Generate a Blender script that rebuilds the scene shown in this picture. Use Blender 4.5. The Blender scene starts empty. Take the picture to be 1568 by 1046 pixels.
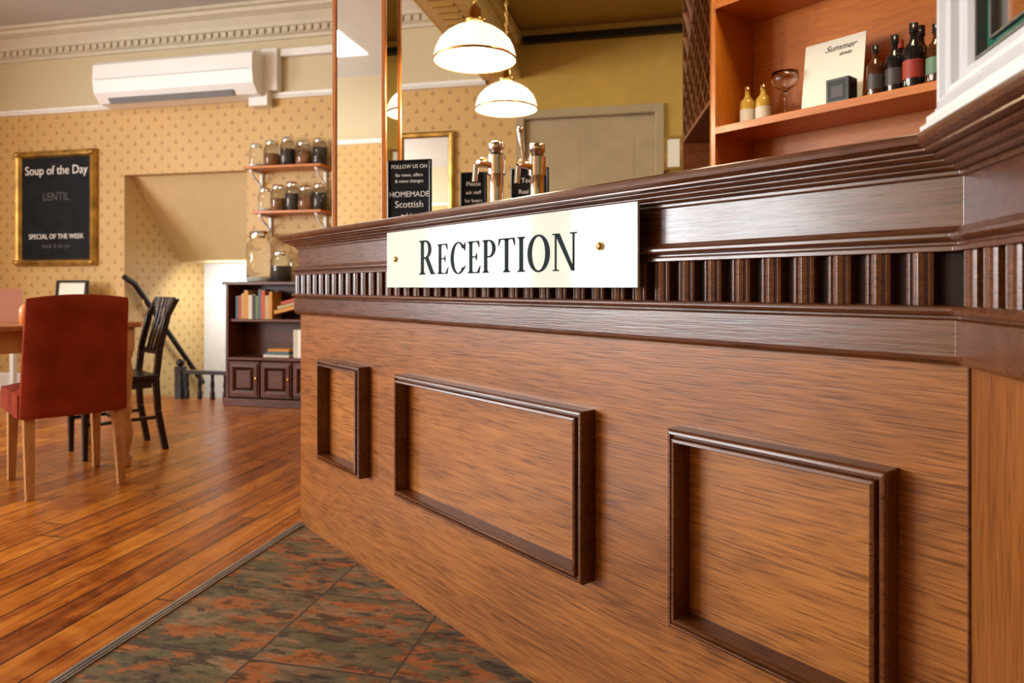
import bpy, math, random
from mathutils import Matrix, Vector
random.seed(4)
S=bpy.context.scene
COL=S.collection
S.view_settings.view_transform='Standard'
S.view_settings.look='None'

# ------------------------------------------------------------ node helpers
def newmat(name):
    m=bpy.data.materials.new(name); m.use_nodes=True
    nt=m.node_tree; b=nt.nodes['Principled BSDF']
    return m,nt,b
def nd(nt,t,**kw):
    n=nt.nodes.new(t)
    for k,v in kw.items():
        if k.startswith('i_'):
            key=k[2:]; key=int(key) if key.isdigit() else key
            n.inputs[key].default_value=v
        else: setattr(n,k,v)
    return n
def math_(nt,op,a,b=None,c=None):
    n=nt.nodes.new('ShaderNodeMath'); n.operation=op
    for i,x in enumerate((a,b,c)):
        if x is None: continue
        if isinstance(x,(int,float)): n.inputs[i].default_value=x
        else: nt.links.new(x,n.inputs[i])
    return n.outputs[0]
def ramp(nt,fac,stops):
    n=nt.nodes.new('ShaderNodeValToRGB'); e=n.color_ramp.elements
    while len(e)<len(stops): e.new(.5)
    for i,(p,c) in enumerate(stops):
        e[i].position=p; e[i].color=(c[0],c[1],c[2],1)
    nt.links.new(fac,n.inputs[0]); return n.outputs[0]
def mixc(nt,fac,a,b,mode='MIX'):
    n=nt.nodes.new('ShaderNodeMix'); n.data_type='RGBA'; n.blend_type=mode
    def s(i,x):
        if isinstance(x,tuple): n.inputs[i].default_value=(x[0],x[1],x[2],1)
        elif isinstance(x,(int,float)): n.inputs[i].default_value=x
        else: nt.links.new(x,n.inputs[i])
    s(0,fac); s(6,a); s(7,b); return n.outputs[2]
def bump(nt,b,h,st,dist=.002):
    n=nd(nt,'ShaderNodeBump'); n.inputs['Strength'].default_value=st; n.inputs['Distance'].default_value=dist
    nt.links.new(h,n.inputs['Height']); nt.links.new(n.outputs[0],b.inputs['Normal'])
def plain(name,col,rough=.5,metal=0,emis=0,ecol=None,trans=0,coat=0,noise=0.06,ior=1.45,spec=.5):
    m,nt,b=newmat(name)
    b.inputs['Roughness'].default_value=rough; b.inputs['Metallic'].default_value=metal
    b.inputs['Transmission Weight'].default_value=trans; b.inputs['Coat Weight'].default_value=coat
    b.inputs['IOR'].default_value=ior; b.inputs['Specular IOR Level'].default_value=spec
    if noise:
        t=nd(nt,'ShaderNodeTexCoord'); nz=nd(nt,'ShaderNodeTexNoise',i_Scale=9.0,i_Detail=3.0)
        nt.links.new(t.outputs['Object'],nz.inputs['Vector'])
        c0=tuple(max(0,x*(1-noise*2)) for x in col); c1=tuple(min(1,x*(1+noise*2)) for x in col)
        nt.links.new(ramp(nt,nz.outputs[0],[(.3,c0),(.7,c1)]),b.inputs['Base Color'])
    else: b.inputs['Base Color'].default_value=(*col,1)
    if emis:
        b.inputs['Emission Color'].default_value=(*(ecol or col),1); b.inputs['Emission Strength'].default_value=emis
    return m
def wood(name,dark,light,ang=0,scl=(1.2,45,45),rough=.3,coat=.3,bst=.15,blotch=.35,pores=.35,spec=.5):
    """grain runs along x after rotating world position by -ang about Z"""
    m,nt,b=newmat(name)
    g=nd(nt,'ShaderNodeNewGeometry')
    r=nd(nt,'ShaderNodeVectorRotate',rotation_type='Z_AXIS'); r.inputs['Angle'].default_value=-ang
    nt.links.new(g.outputs['Position'],r.inputs['Vector'])
    def noise(mul,sc=1.0,det=4.0,dis=.0,ro=.5):
        mu=nd(nt,'ShaderNodeVectorMath',operation='MULTIPLY'); mu.inputs[1].default_value=mul
        nt.links.new(r.outputs[0],mu.inputs[0])
        n=nd(nt,'ShaderNodeTexNoise',i_Scale=sc,i_Detail=det,i_Distortion=dis,i_Roughness=ro); nt.links.new(mu.outputs[0],n.inputs['Vector']); return n.outputs[0]
    L=min(scl)
    cath=noise(tuple(.8 if s==L else 5 for s in scl),1.0,2.0,.8)
    rings=math_(nt,'MULTIPLY',math_(nt,'ADD',math_(nt,'SINE',math_(nt,'MULTIPLY',cath,110.0)),1.0),.5)
    n1=noise(tuple(s*2.2 if s!=L else s*1.3 for s in scl),1.0,5.0,.2,.6)
    n2=noise(tuple(s*8 if s!=L else s*8 for s in scl),1.0,2.0)
    n3=noise(tuple(.8 if s==L else 3.0 for s in scl),1.6,3.0,1.0)
    f=math_(nt,'ADD',math_(nt,'MULTIPLY',n1,.26),math_(nt,'MULTIPLY',n3,blotch))
    f=math_(nt,'ADD',f,math_(nt,'MULTIPLY',rings,.06))
    f=math_(nt,'ADD',f,math_(nt,'MULTIPLY',n2,.30))
    c=ramp(nt,f,[(.34,dark),(.48,tuple((a+b_)/2 for a,b_ in zip(dark,light))),(.62,light)])
    po=ramp(nt,n2,[(.34,(.15,.12,.10)),(.45,(1,1,1))])
    c=mixc(nt,pores,c,mixc(nt,1.0,c,po,'MULTIPLY'))
    nt.links.new(c,b.inputs['Base Color'])
    b.inputs['Coat Weight'].default_value=coat; b.inputs['Coat Roughness'].default_value=.2; b.inputs['Specular IOR Level'].default_value=spec
    nt.links.new(math_(nt,'ADD',math_(nt,'MULTIPLY',n2,.2),rough-.1),b.inputs['Roughness'])
    bump(nt,b,n2,bst,.001)
    return m

DX,DY=.7837,-.6211
ANG=math.atan2(DY,DX)
M_face=wood('wood_counter_face',(.15,.045,.007),(.39,.140,.026),ANG,(1.6,42,42),.36,.12,.35,pores=.45,spec=.4)
M_faceR=wood('wood_counter_upright',(.17,.048,.008),(.29,.095,.018),0,(42,42,1.6),.42,.08,.3,spec=.35)
M_trim=wood('wood_counter_trim',(.050,.015,.005),(.155,.048,.014),ANG,(1.8,50,50),.30,.45,.45,spec=.45)
M_panel=wood('wood_panel',(.20,.062,.009),(.45,.170,.032),ANG,(1.6,42,42),.38,.10,.35,pores=.45,spec=.4)
M_mold=wood('wood_moulding',(.060,.017,.004),(.165,.050,.012),ANG,(1.8,40,40),.30,.35,.2,spec=.4)
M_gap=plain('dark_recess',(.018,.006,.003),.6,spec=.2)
M_orange=wood('wood_orange',(.42,.112,.006),(.62,.190,.015),ANG,(1.5,30,30),.4,.15,.1,pores=.1,spec=.35)
M_orangeV=wood('wood_orange_upright',(.42,.112,.008),(.60,.19,.016),0,(30,30,1.5),.35,.3,.1,pores=.1)
M_bookc=wood('wood_bookcase',(.040,.010,.004),(.13,.030,.010),0,(1.5,30,30),.40,.10,.1,spec=.3)
M_dark=plain('wood_near_black',(.018,.007,.004),.35,coat=.15,spec=.35)
M_lightw=wood('wood_pale_leg',(.34,.14,.040),(.54,.27,.095),0,(30,30,1.5),.4,.2,.1,pores=.15)
M_redwood=wood('wood_table',(.22,.07,.02),(.42,.16,.05),0,(1.5,30,30),.3,.3,.1)
M_rackw=wood('wood_rack',(.10,.028,.008),(.24,.07,.02),0,(1.5,30,30),.4,.2,.1)
M_white=plain('white_paint',(.80,.80,.79),.35,noise=.02)
M_whitew=plain('window_frame_paint',(.58,.59,.60),.3,noise=.02)
M_cream=plain('cream_paint',(.54,.49,.37),.6,noise=.02)
M_ceil=plain('ceiling_paint',(.48,.46,.43),.7,noise=.02)
M_must=plain('mustard_paint',(.46,.29,.05),.6,noise=.03)
M_mustc=plain('mustard_ceiling',(.44,.32,.08),.6,noise=.03)
M_beam=plain('beam_paint',(.76,.56,.22),.6,noise=.03)
M_soff=plain('soffit_paint',(.66,.50,.26),.6,noise=.02)
M_mirror=plain('mirror_glass',(.85,.85,.82),.02,metal=1,noise=0)
M_chrome=plain('chrome',(.85,.85,.86),.12,metal=1,noise=0)
M_brass=plain('brass',(.75,.50,.18),.22,metal=1,noise=0)
M_gold=plain('gilt_frame',(.42,.25,.06),.38,metal=.8,noise=.2)
M_black=plain('blackboard',(.010,.010,.012),.6,noise=.2,spec=.15)
M_blackg=plain('black_gloss',(.010,.010,.010),.25,noise=0)
M_chalk=plain('chalk',(.85,.85,.82),.9,noise=0)
M_chalkd=plain('chalk_faded',(.10,.10,.10),.9,noise=0)
M_sign=plain('sign_acrylic',(.78,.82,.73),.07,noise=0,spec=.4)
M_signe=plain('sign_edge',(.55,.68,.58),.1,noise=0)
M_ink=plain('sign_lettering',(.002,.014,.018),.6,noise=0,spec=.1)
M_red=plain('upholstery_red',(.20,.025,.008),.9,noise=.10,spec=.12)
M_plastic=plain('aircon_plastic',(.84,.85,.85),.28,noise=0)
M_grey=plain('grey_plastic',(.20,.21,.22),.4,noise=0)
M_lead=plain('lead_came',(.10,.10,.10),.35,metal=.5,noise=.1)
M_glass=plain('clear_glass',(.95,.97,.97),.03,trans=1,noise=0)
M_dglass=plain('dark_bottle_glass',(.012,.010,.010),.06,noise=0)
M_bglass=plain('brown_bottle_glass',(.06,.018,.006),.06,noise=0)
M_yglass=plain('yellow_liquid',(.50,.30,.05),.08,noise=0)
M_label=plain('label_paper',(.62,.56,.44),.6,noise=.03)
M_labeld=plain('label_dark',(.06,.05,.05),.4,noise=.03)
M_labelr=plain('label_red',(.30,.03,.015),.5,noise=.03)
M_labelg=plain('label_green',(.10,.20,.12),.5,noise=.03)
M_paper=plain('white_card',(.80,.77,.66),.5,noise=.01)
M_pink=plain('pink_card',(.74,.42,.40),.6,noise=.02)
M_lampg=plain('lamp_opal_glass',(.95,.93,.86),.2,emis=1.1,ecol=(1,.89,.68),noise=0)
M_bulb=plain('bulb',(1,1,1),.3,emis=25,ecol=(1,.88,.66),noise=0)
M_strip=plain('threshold_metal',(.32,.31,.30),.35,metal=.6,noise=.1)
M_door=plain('door_paint',(.36,.28,.16),.5,noise=.03)
M_doorb=plain('door_blue_white',(.42,.50,.60),.5,noise=.02)
M_green=plain('green_lead_glass',(.02,.12,.08),.1,noise=.1)
M_food=plain('jar_contents',(.30,.13,.05),.6,noise=.4)
M_food2=plain('jar_contents_dark',(.06,.045,.04),.6,noise=.4)
M_step=plain('stair_carpet',(.12,.05,.03),.9,noise=.1)

def wallpaper(name,axis):
    m,nt,b=newmat(name)
    g=nd(nt,'ShaderNodeNewGeometry'); sp=nd(nt,'ShaderNodeSeparateXYZ'); nt.links.new(g.outputs['Position'],sp.inputs[0])
    u=math_(nt,'MULTIPLY',sp.outputs[axis],1/.135); v=math_(nt,'MULTIPLY',sp.outputs[2],1/.135)
    def dot(off,rx,rz,dv=0):
        a=math_(nt,'SUBTRACT',math_(nt,'FRACT',math_(nt,'ADD',u,off+100)),.5)
        c=math_(nt,'SUBTRACT',math_(nt,'FRACT',math_(nt,'ADD',v,off+dv+100)),.5)
        a=math_(nt,'DIVIDE',a,rx); c=math_(nt,'DIVIDE',c,rz)
        return math_(nt,'SQRT',math_(nt,'ADD',math_(nt,'MULTIPLY',a,a),math_(nt,'MULTIPLY',c,c)))
    d=None
    for off in (0,.5):
        for rx,rz,dv in ((.16,.10,0),(.07,.18,-.06)):
            k=dot(off,rx,rz,dv); d=k if d is None else math_(nt,'MINIMUM',d,k)
    msk=ramp(nt,d,[(.75,(1,1,1)),(1.05,(0,0,0))])
    nz=nd(nt,'ShaderNodeTexNoise',i_Scale=1.3,i_Detail=2.0); nt.links.new(g.outputs['Position'],nz.inputs['Vector'])
    base=ramp(nt,nz.outputs[0],[(.3,(.53,.33,.115)),(.7,(.59,.38,.14))])
    c=mixc(nt,math_(nt,'MULTIPLY',msk,.58),base,(.30,.13,.04))
    up=math_(nt,'GREATER_THAN',sp.outputs[2],2.5)
    c=mixc(nt,up,c,(.56,.47,.30))
    nt.links.new(c,b.inputs['Base Color']); b.inputs['Roughness'].default_value=.55
    return m
M_wpY=wallpaper('wallpaper_dots',0); M_wpX=wallpaper('wallpaper_dots_side',1)

def floorboards():
    m,nt,b=newmat('floorboards')
    g=nd(nt,'ShaderNodeNewGeometry'); sp=nd(nt,'ShaderNodeSeparateXYZ'); nt.links.new(g.outputs['Position'],sp.inputs[0])
    u=math_(nt,'MULTIPLY',math_(nt,'ADD',sp.outputs[0],20),1/.115)
    idx=math_(nt,'FLOOR',u); fr=math_(nt,'FRACT',u)
    wn=nd(nt,'ShaderNodeTexWhiteNoise',noise_dimensions='1D'); nt.links.new(idx,wn.inputs['W'])
    yo=math_(nt,'ADD',sp.outputs[1],math_(nt,'MULTIPLY',wn.outputs[0],7))
    yb=math_(nt,'FLOOR',math_(nt,'DIVIDE',yo,3.6))
    wn2=nd(nt,'ShaderNodeTexWhiteNoise',noise_dimensions='2D'); cb=nd(nt,'ShaderNodeCombineXYZ')
    nt.links.new(idx,cb.inputs[0]); nt.links.new(yb,cb.inputs[1]); nt.links.new(cb.outputs[0],wn2.inputs['Vector'])
    cb2=nd(nt,'ShaderNodeCombineXYZ'); nt.links.new(math_(nt,'MULTIPLY',sp.outputs[0],34),cb2.inputs[0])
    nt.links.new(math_(nt,'MULTIPLY',yo,2.2),cb2.inputs[1]); nt.links.new(math_(nt,'MULTIPLY',idx,3.7),cb2.inputs[2])
    n1=nd(nt,'ShaderNodeTexNoise',i_Scale=1.0,i_Detail=5.0,i_Distortion=1.0); nt.links.new(cb2.outputs[0],n1.inputs['Vector'])
    n2=nd(nt,'ShaderNodeTexNoise',i_Scale=9.0,i_Detail=4.0,i_Distortion=1.2); nt.links.new(g.outputs['Position'],n2.inputs['Vector'])
    f=math_(nt,'ADD',math_(nt,'MULTIPLY',n1.outputs[0],.5),math_(nt,'MULTIPLY',wn2.outputs[0],.16))
    f=math_(nt,'ADD',f,math_(nt,'MULTIPLY',n2.outputs[0],.35))
    c=ramp(nt,f,[(.34,(.12,.024,.002)),(.46,(.29,.070,.005)),(.58,(.46,.140,.011)),(.72,(.62,.235,.03))])
    e=math_(nt,'ABSOLUTE',math_(nt,'SUBTRACT',fr,.5)); gap=math_(nt,'GREATER_THAN',e,.470)
    ye=math_(nt,'ABSOLUTE',math_(nt,'SUBTRACT',math_(nt,'FRACT',math_(nt,'DIVIDE',yo,3.6)),.5)); gap=math_(nt,'MAXIMUM',gap,math_(nt,'GREATER_THAN',ye,.4990))
    c=mixc(nt,math_(nt,'MULTIPLY',gap,.95),c,(.02,.006,.002))
    nt.links.new(c,b.inputs['Base Color'])
    nt.links.new(math_(nt,'ADD',math_(nt,'MULTIPLY',n2.outputs[0],.22),.20),b.inputs['Roughness'])
    b.inputs['Specular IOR Level'].default_value=.42
    bump(nt,b,math_(nt,'SUBTRACT',math_(nt,'MULTIPLY',n1.outputs[0],.3),gap),.35,.002)
    return m
M_floor=floorboards()
def slate():
    m,nt,b=newmat('slate_tiles')
    g=nd(nt,'ShaderNodeNewGeometry'); sp=nd(nt,'ShaderNodeSeparateXYZ'); nt.links.new(g.outputs['Position'],sp.inputs[0])
    T=.375
    u=math_(nt,'DIVIDE',math_(nt,'ADD',sp.outputs[0],1.38+T*20),T); v=math_(nt,'DIVIDE',math_(nt,'ADD',sp.outputs[1],T*20-.02),T)
    iu=math_(nt,'FLOOR',u); iv=math_(nt,'FLOOR',v)
    cb=nd(nt,'ShaderNodeCombineXYZ'); nt.links.new(iu,cb.inputs[0]); nt.links.new(iv,cb.inputs[1])
    wn=nd(nt,'ShaderNodeTexWhiteNoise',noise_dimensions='2D'); nt.links.new(cb.outputs[0],wn.inputs['Vector'])
    cc=nd(nt,'ShaderNodeCombineXYZ')
    nt.links.new(math_(nt,'MULTIPLY',sp.outputs[0],5.0),cc.inputs[0]); nt.links.new(math_(nt,'MULTIPLY',sp.outputs[1],13),cc.inputs[1])
    nt.links.new(math_(nt,'MULTIPLY',wn.outputs[0],30),cc.inputs[2])
    def nz(sc,off,det=7.0,ro=.62,di=.5):
        of=nd(nt,'ShaderNodeVectorMath',operation='ADD'); of.inputs[1].default_value=(off,off*.7,off*.3); nt.links.new(cc.outputs[0],of.inputs[0])
        n=nd(nt,'ShaderNodeTexNoise',i_Scale=sc,i_Detail=det,i_Roughness=ro,i_Distortion=di); nt.links.new(of.outputs[0],n.inputs['Vector']); return n.outputs[0]
    n1=nz(.9,0); n2=nz(3.0,5.3,8.0,.7,.3); n3=nz(1.5,13.1); n4=nz(1.2,27.7); n5=nz(2.2,41.0)
    c1=ramp(nt,n1,[(.38,(.10,.075,.045)),(.50,(.22,.145,.075)),(.62,(.34,.22,.12))])
    c1=mixc(nt,math_(nt,'MULTIPLY',ramp(nt,n3,[(.49,(0,0,0)),(.54,(1,1,1))]),.85),c1,(.42,.125,.028))
    c1=mixc(nt,math_(nt,'MULTIPLY',ramp(nt,n4,[(.52,(0,0,0)),(.57,(1,1,1))]),.85),c1,(.13,.120,.060))
    c1=mixc(nt,math_(nt,'MULTIPLY',ramp(nt,n5,[(.55,(0,0,0)),(.60,(1,1,1))]),.80),c1,(.045,.034,.026))
    c2=ramp(nt,n2,[(.36,(.28,.26,.25)),(.47,(.85,.84,.84)),(.62,(1.0,1.0,1.0))])
    c=mixc(nt,.9,c1,c2,'MULTIPLY')
    eu=math_(nt,'ABSOLUTE',math_(nt,'SUBTRACT',math_(nt,'FRACT',u),.5)); ev=math_(nt,'ABSOLUTE',math_(nt,'SUBTRACT',math_(nt,'FRACT',v),.5))
    gr=math_(nt,'GREATER_THAN',math_(nt,'MAXIMUM',eu,ev),.491)
    c=mixc(nt,gr,c,(.07,.048,.034))
    nt.links.new(c,b.inputs['Base Color']); b.inputs['Roughness'].default_value=.5; b.inputs['Specular IOR Level'].default_value=.28
    h=math_(nt,'ADD',math_(nt,'SUBTRACT',n1,math_(nt,'MULTIPLY',gr,.4)),math_(nt,'MULTIPLY',n2,.6))
    bump(nt,b,h,.6,.008)
    return m
M_slate=slate()

# ------------------------------------------------------------ mesh builder
class MB:
    def __init__(s,M=None):
        s.v=[];s.f=[];s.fm=[];s.fs=[];s.m=[];s.M=M or Matrix.Identity(4)
    def mi(s,m):
        if m not in s.m: s.m.append(m)
        return s.m.index(m)
    def add(s,vs,fs,mat,smooth=False,L=None):
        o=len(s.v); T=s.M@L if L is not None else s.M
        for p in vs: s.v.append(T@Vector(p))
        k=s.mi(mat)
        for f in fs: s.f.append([o+i for i in f]); s.fm.append(k); s.fs.append(smooth)
    def box(s,x0,x1,y0,y1,z0,z1,mat,L=None):
        s.add([(x0,y0,z0),(x1,y0,z0),(x1,y1,z0),(x0,y1,z0),(x0,y0,z1),(x1,y0,z1),(x1,y1,z1),(x0,y1,z1)],
              [(0,3,2,1),(4,5,6,7),(0,1,5,4),(1,2,6,5),(2,3,7,6),(3,0,4,7)],mat,False,L)
    def hexa(s,b,t,mat):  # bottom 4 pts, top 4 pts
        s.add(list(b)+list(t),[(0,3,2,1),(4,5,6,7),(0,1,5,4),(1,2,6,5),(2,3,7,6),(3,0,4,7)],mat)
    def cyl(s,p0,p1,r0,r1,mat,n=16):
        p0=Vector(p0);p1=Vector(p1); d=(p1-p0).normalized()
        a=d.orthogonal().normalized(); b=d.cross(a)
        vs=[];
        for p,r in((p0,r0),(p1,r1)):
            for i in range(n):
                t=2*math.pi*i/n; vs.append(p+a*math.cos(t)*r+b*math.sin(t)*r)
        s.add(vs,[(i,(i+1)%n,n+(i+1)%n,n+i) for i in range(n)],mat,True)
        s.add(vs[:n],[tuple(reversed(range(n)))],mat); s.add(vs[n:],[tuple(range(n))],mat)
    def tube(s,pts,r,mat,n=10):
        for i in range(len(pts)-1): s.cyl(pts[i],pts[i+1],r,r,mat,n)
    def lathe(s,pr,loc,mat,n=32,rib=0,nr=0,smooth=True):
        vs=[]; 
        for r,z in pr:
            for i in range(n):
                t=2*math.pi*i/n; rr=r*(1+rib*math.cos(nr*t)) if nr else r
                vs.append((loc[0]+rr*math.cos(t),loc[1]+rr*math.sin(t),loc[2]+z))
        fs=[]
        for j in range(len(pr)-1):
            for i in range(n):
                fs.append((j*n+i,j*n+(i+1)%n,(j+1)*n+(i+1)%n,(j+1)*n+i))
        s.add(vs,fs,mat,smooth)
    def sphere(s,c,r,mat,n=16,sc=(1,1,1)):
        pr=[(r*math.sin(math.pi*j/n)*1.0+1e-5,-r*math.cos(math.pi*j/n)*sc[2]) for j in range(n+1)]
        s.lathe(pr,c,mat,n*2)
    def prism(s,poly,y0,y1,mat):   # polygon in local XZ, extruded along y
        n=len(poly)
        vs=[(x,y0,z) for x,z in poly]+[(x,y1,z) for x,z in poly]
        s.add(vs,[tuple(range(n)),tuple(reversed(range(n,2*n)))]+[(i,n+i,n+(i+1)%n,(i+1)%n) for i in range(n)],mat)
    def frame(s,x0,x1,z0,z1,prof,y,mat):  # mitred rectangular frame, faces local -y
        cs=[(x0,z0,1,1),(x1,z0,-1,1),(x1,z1,-1,-1),(x0,z1,1,-1)]
        vs=[];n=len(prof)
        for cx,cz,sx,sz in cs:
            for w,p in prof: vs.append((cx+sx*w,y-p,cz+sz*w))
        fs=[]
        for c in range(4):
            d=(c+1)%4
            for i in range(n-1): fs.append((c*n+i,d*n+i,d*n+i+1,c*n+i+1))
        s.add(vs,fs,mat)
    def sweep(s,prof,path,mat,cap=True): # prof: closed list (p,z); path XY list; p is to right of travel
        P=[Vector((a,b)) for a,b in path]; dirs=[(P[i+1]-P[i]).normalized() for i in range(len(P)-1)]
        nr=[Vector((d.y,-d.x)) for d in dirs]; n=len(prof); vs=[]
        for i,p in enumerate(P):
            if i==0:m=nr[0]
            elif i==len(P)-1:m=nr[-1]
            else:
                m=(nr[i-1]+nr[i])/(1+nr[i-1].dot(nr[i]))
            for o,z in prof: q=p+m*o; vs.append((q.x,q.y,z))
        fs=[]
        for i in range(len(P)-1):
            for j in range(n):
                k=(j+1)%n; fs.append((i*n+j,(i+1)*n+j,(i+1)*n+k,i*n+k))
        if cap: fs+=[tuple(range(n)),tuple(range((len(P)-1)*n,len(P)*n))]
        s.add(vs,fs,mat)
    def text(s,body,size,L,mat,ext=.0008,align='CENTER',sx=1,shear=0):
        cu=bpy.data.curves.new('t','FONT'); cu.body=body; cu.size=size; cu.extrude=ext; cu.align_x=align; cu.shear=shear; cu.resolution_u=4
        o=bpy.data.objects.new('t',cu); COL.objects.link(o)
        dg=bpy.context.evaluated_depsgraph_get(); me=bpy.data.meshes.new_from_object(o.evaluated_get(dg))
        s.add([(v.co.x*sx,v.co.y,v.co.z) for v in me.vertices],[tuple(p.vertices) for p in me.polygons],mat,False,L)
        bpy.data.objects.remove(o); bpy.data.meshes.remove(me); bpy.data.curves.remove(cu)
    def out(s,name,bevel=0,seg=2,fix=True):
        me=bpy.data.meshes.new(name); me.from_pydata([tuple(v) for v in s.v],[],s.f)
        for m in s.m: me.materials.append(m)
        for p,k,sm in zip(me.polygons,s.fm,s.fs): p.material_index=k; p.use_smooth=sm
        me.update()
        if fix:
            import bmesh
            bm=bmesh.new(); bm.from_mesh(me); bmesh.ops.recalc_face_normals(bm,faces=bm.faces); bm.to_mesh(me); bm.free()
        o=bpy.data.objects.new(name,me); COL.objects.link(o)
        if bevel:
            b=o.modifiers.new('bevel','BEVEL'); b.width=bevel; b.segments=seg; b.limit_method='ANGLE'; b.angle_limit=math.radians(40)
        return o
def RX90(x,y,z,s=1): return Matrix.Translation((x,y,z))@Matrix.Rotation(math.pi/2,4,'X')
def loc(x,y,z=0,rz=0): return Matrix.Translation((x,y,z))@Matrix.Rotation(rz,4,'Z')
def facing(x,y,fx,fy):  # local +y -> facing
    l=math.hypot(fx,fy); fx/=l; fy/=l
    return Matrix(((fy,fx,0,x),(-fx,fy,0,y),(0,0,1,0),(0,0,0,1)))

# ------------------------------------------------------------ room shell
YB=5.05; YF=-2.2
m=MB(); m.box(-6.7,2.7,YF-.1,5.10,-.12,0,M_floor); m.out('floor')
m=MB()
pts=[(-1.38,YF),(.6,YF),(.6,1.0),(-1.25,2.44),(-1.38,2.44)]
vs=[(x,y,.0) for x,y in pts]+[(x,y,.006) for x,y in pts]; n=5
m.add(vs,[tuple(range(5,10)),tuple(reversed(range(5)))]+[(i,(i+1)%5,5+(i+1)%5,5+i) for i in range(5)],M_slate); m.out('floor_tiles')
m=MB(); m.box(-1.405,-1.372,YF,2.45,0,.010,M_strip); m.box(-1.396,-1.392,YF,2.45,.010,.012,M_strip); m.box(-1.384,-1.380,YF,2.45,.010,.012,M_strip); m.out('trim_threshold',.002)
m=MB()
m.box(-6.7,-4.561,YB,YB+.1,0,3.2,M_wpY); m.box(-4.561,-3.372,YB,YB+.1,1.90,3.2,M_wpY); m.box(-3.372,-1.09,YB,YB+.1,0,3.2,M_wpY)
m.out('wall_back')
m=MB(); m.box(-1.09,-1.03,YB,YB+.1,0,3.2,M_must); m.box(-.07,2.7,YB,YB+.1,0,3.2,M_must); m.box(-1.03,-.07,YB,YB+.1,2.19,3.2,M_must); m.out('wall_back_bar')
m=MB(); m.box(-6.7,2.7,YF-.1,YF,0,3.2,M_wpY); m.out('wall_front')
m=MB(); m.box(2.6,2.7,YF,YB,0,3.2,M_must); m.out('wall_right')
m=MB()
W=[(-1.95,-.95),(-.55,.75),(1.3,2.4)]
ys=[YF]+[y for w in W for y in w]+[YB]
for i in range(0,len(ys),2): m.box(-6.7,-6.6,ys[i],ys[i+1],0,3.2,M_wpX)
for a,b in W: m.box(-6.7,-6.6,a,b,0,.85,M_wpX); m.box(-6.7,-6.6,a,b,2.6,3.2,M_wpX)
m.out('wall_left')
for k,(a,b) in enumerate(W):
    m=MB(Matrix.Translation((-6.6,0,0))@Matrix.Rotation(math.pi/2,4,'Z')) # local x->Y, local -y -> +X
    m.frame(a,b,.85,2.6,[(0,0),(0,.03),(-.06,.03),(-.08,.02),(-.08,0)],0,M_white)
    m.box(a,b,-.01,.03,1.70,1.75,M_white); c=(a+b)/2; m.box(c-.02,c+.02,-.01,.03,.85,2.6,M_white)
    m.box(a-.1,b+.1,-.10,.02,.81,.85,M_white)
    m.out('window_%d'%(k+1))
m=MB(); m.box(-6.7,-1.2,YF-.1,YB+.1,3.2,3.3,M_ceil); m.out('ceiling')
m=MB(); m.box(-1.2,2.7,YF-.1,YB+.1,2.86,3.3,M_mustc); m.out('ceiling_bar')
m=MB(); m.box(-1.33,-1.08,YF,YB,2.5,3.2,M_beam)
for s_,x in((-1,-1.33),(1,-1.08)):
    for z,w in((2.50,.02),(2.78,.03)):
        m.box(min(x,x+s_*w),max(x,x+s_*w),YF,YB,z,z+.05,M_beam)
y=0.2
while y<YB-.1:
    m.box(-1.365,-1.33,y,y+.045,2.72,2.78,M_beam); m.box(-1.08,-1.045,y,y+.045,2.72,2.78,M_beam)
    m.box(-1.27,-1.14,y,y+.03,2.49,2.50,M_must); y+=.09
m.out('beam',.003)
m=MB()
prof=[(0,2.95),(.02,2.95),(.025,2.975),(.05,2.985),(.05,3.035),(.065,3.04),(.075,3.07),(.11,3.12),(.16,3.145),(.17,3.17),(.20,3.175),(.20,3.2),(0,3.2)]
m.sweep(prof,[(-6.6,YF),(-6.6,YB),(-1.33,YB)],M_cream)
x=-6.5
while x<-1.4:
    m.box(x,x+.035,YB-.066,YB-.045,2.988,3.03,M_cream); x+=.07
m.out('trim_cornice')
RP=[(0,2.47),(.018,2.47),(.03,2.485),(.018,2.50),(.024,2.515),(0,2.52)]
m=MB(); m.sweep(RP,[(-6.6,YF),(-6.6,YB),(-1.33,YB)],M_white)
m.sweep(RP,[(2.6,YF),(-6.6,YF)],M_white); m.out('trim_picture_rail')
m=MB(); m.sweep([(0,0),(.018,0),(.018,.14),(.010,.16),(0,.16)],[(-6.6,YF),(-6.6,YB),(-4.561,YB)],M_white); m.out('baseboard_left')
m=MB(); m.box(-3.372,-1.1,YB-.018,YB,0,.15,M_white); m.out('baseboard_back')
m=MB(); m.box(-1.04,2.6,YB-.05,YB,2.75,2.80,M_blackg); m.out('trim_bar_rail')
# stair alcove
m=MB()
m.box(-4.66,-4.561,YB+.1,6.2,-2.6,1.95,M_wpX)
m.out('wall_stair_left')
m=MB(); m.box(-3.372,-3.27,YB+.1,6.2,-2.6,1.95,M_white); m.out('wall_stair_right')
m=MB(); m.box(-4.561,-3.372,6.1,6.2,-2.6,1.95,M_white); m.out('wall_stair_end')
m=MB(); m.hexa([(-4.561,YB+.1,1.90),(-3.372,YB+.1,1.90),(-3.372,5.75,1.17),(-4.561,5.75,1.17)],[(-4.561,YB+.1,1.96),(-3.372,YB+.1,1.96),(-3.372,5.75,1.96),(-4.561,5.75,1.96)],M_soff)
m.box(-4.561,-3.372,5.75,6.1,1.17,1.96,M_soff); m.out('ceiling_stair')
m=MB()
for i in range(5): m.box(-4.555,-3.378,5.12+.17*i,5.29+.17*i,-2.6,-.18*(i+1),M_step)
m.out('staircase',.01)
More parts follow.
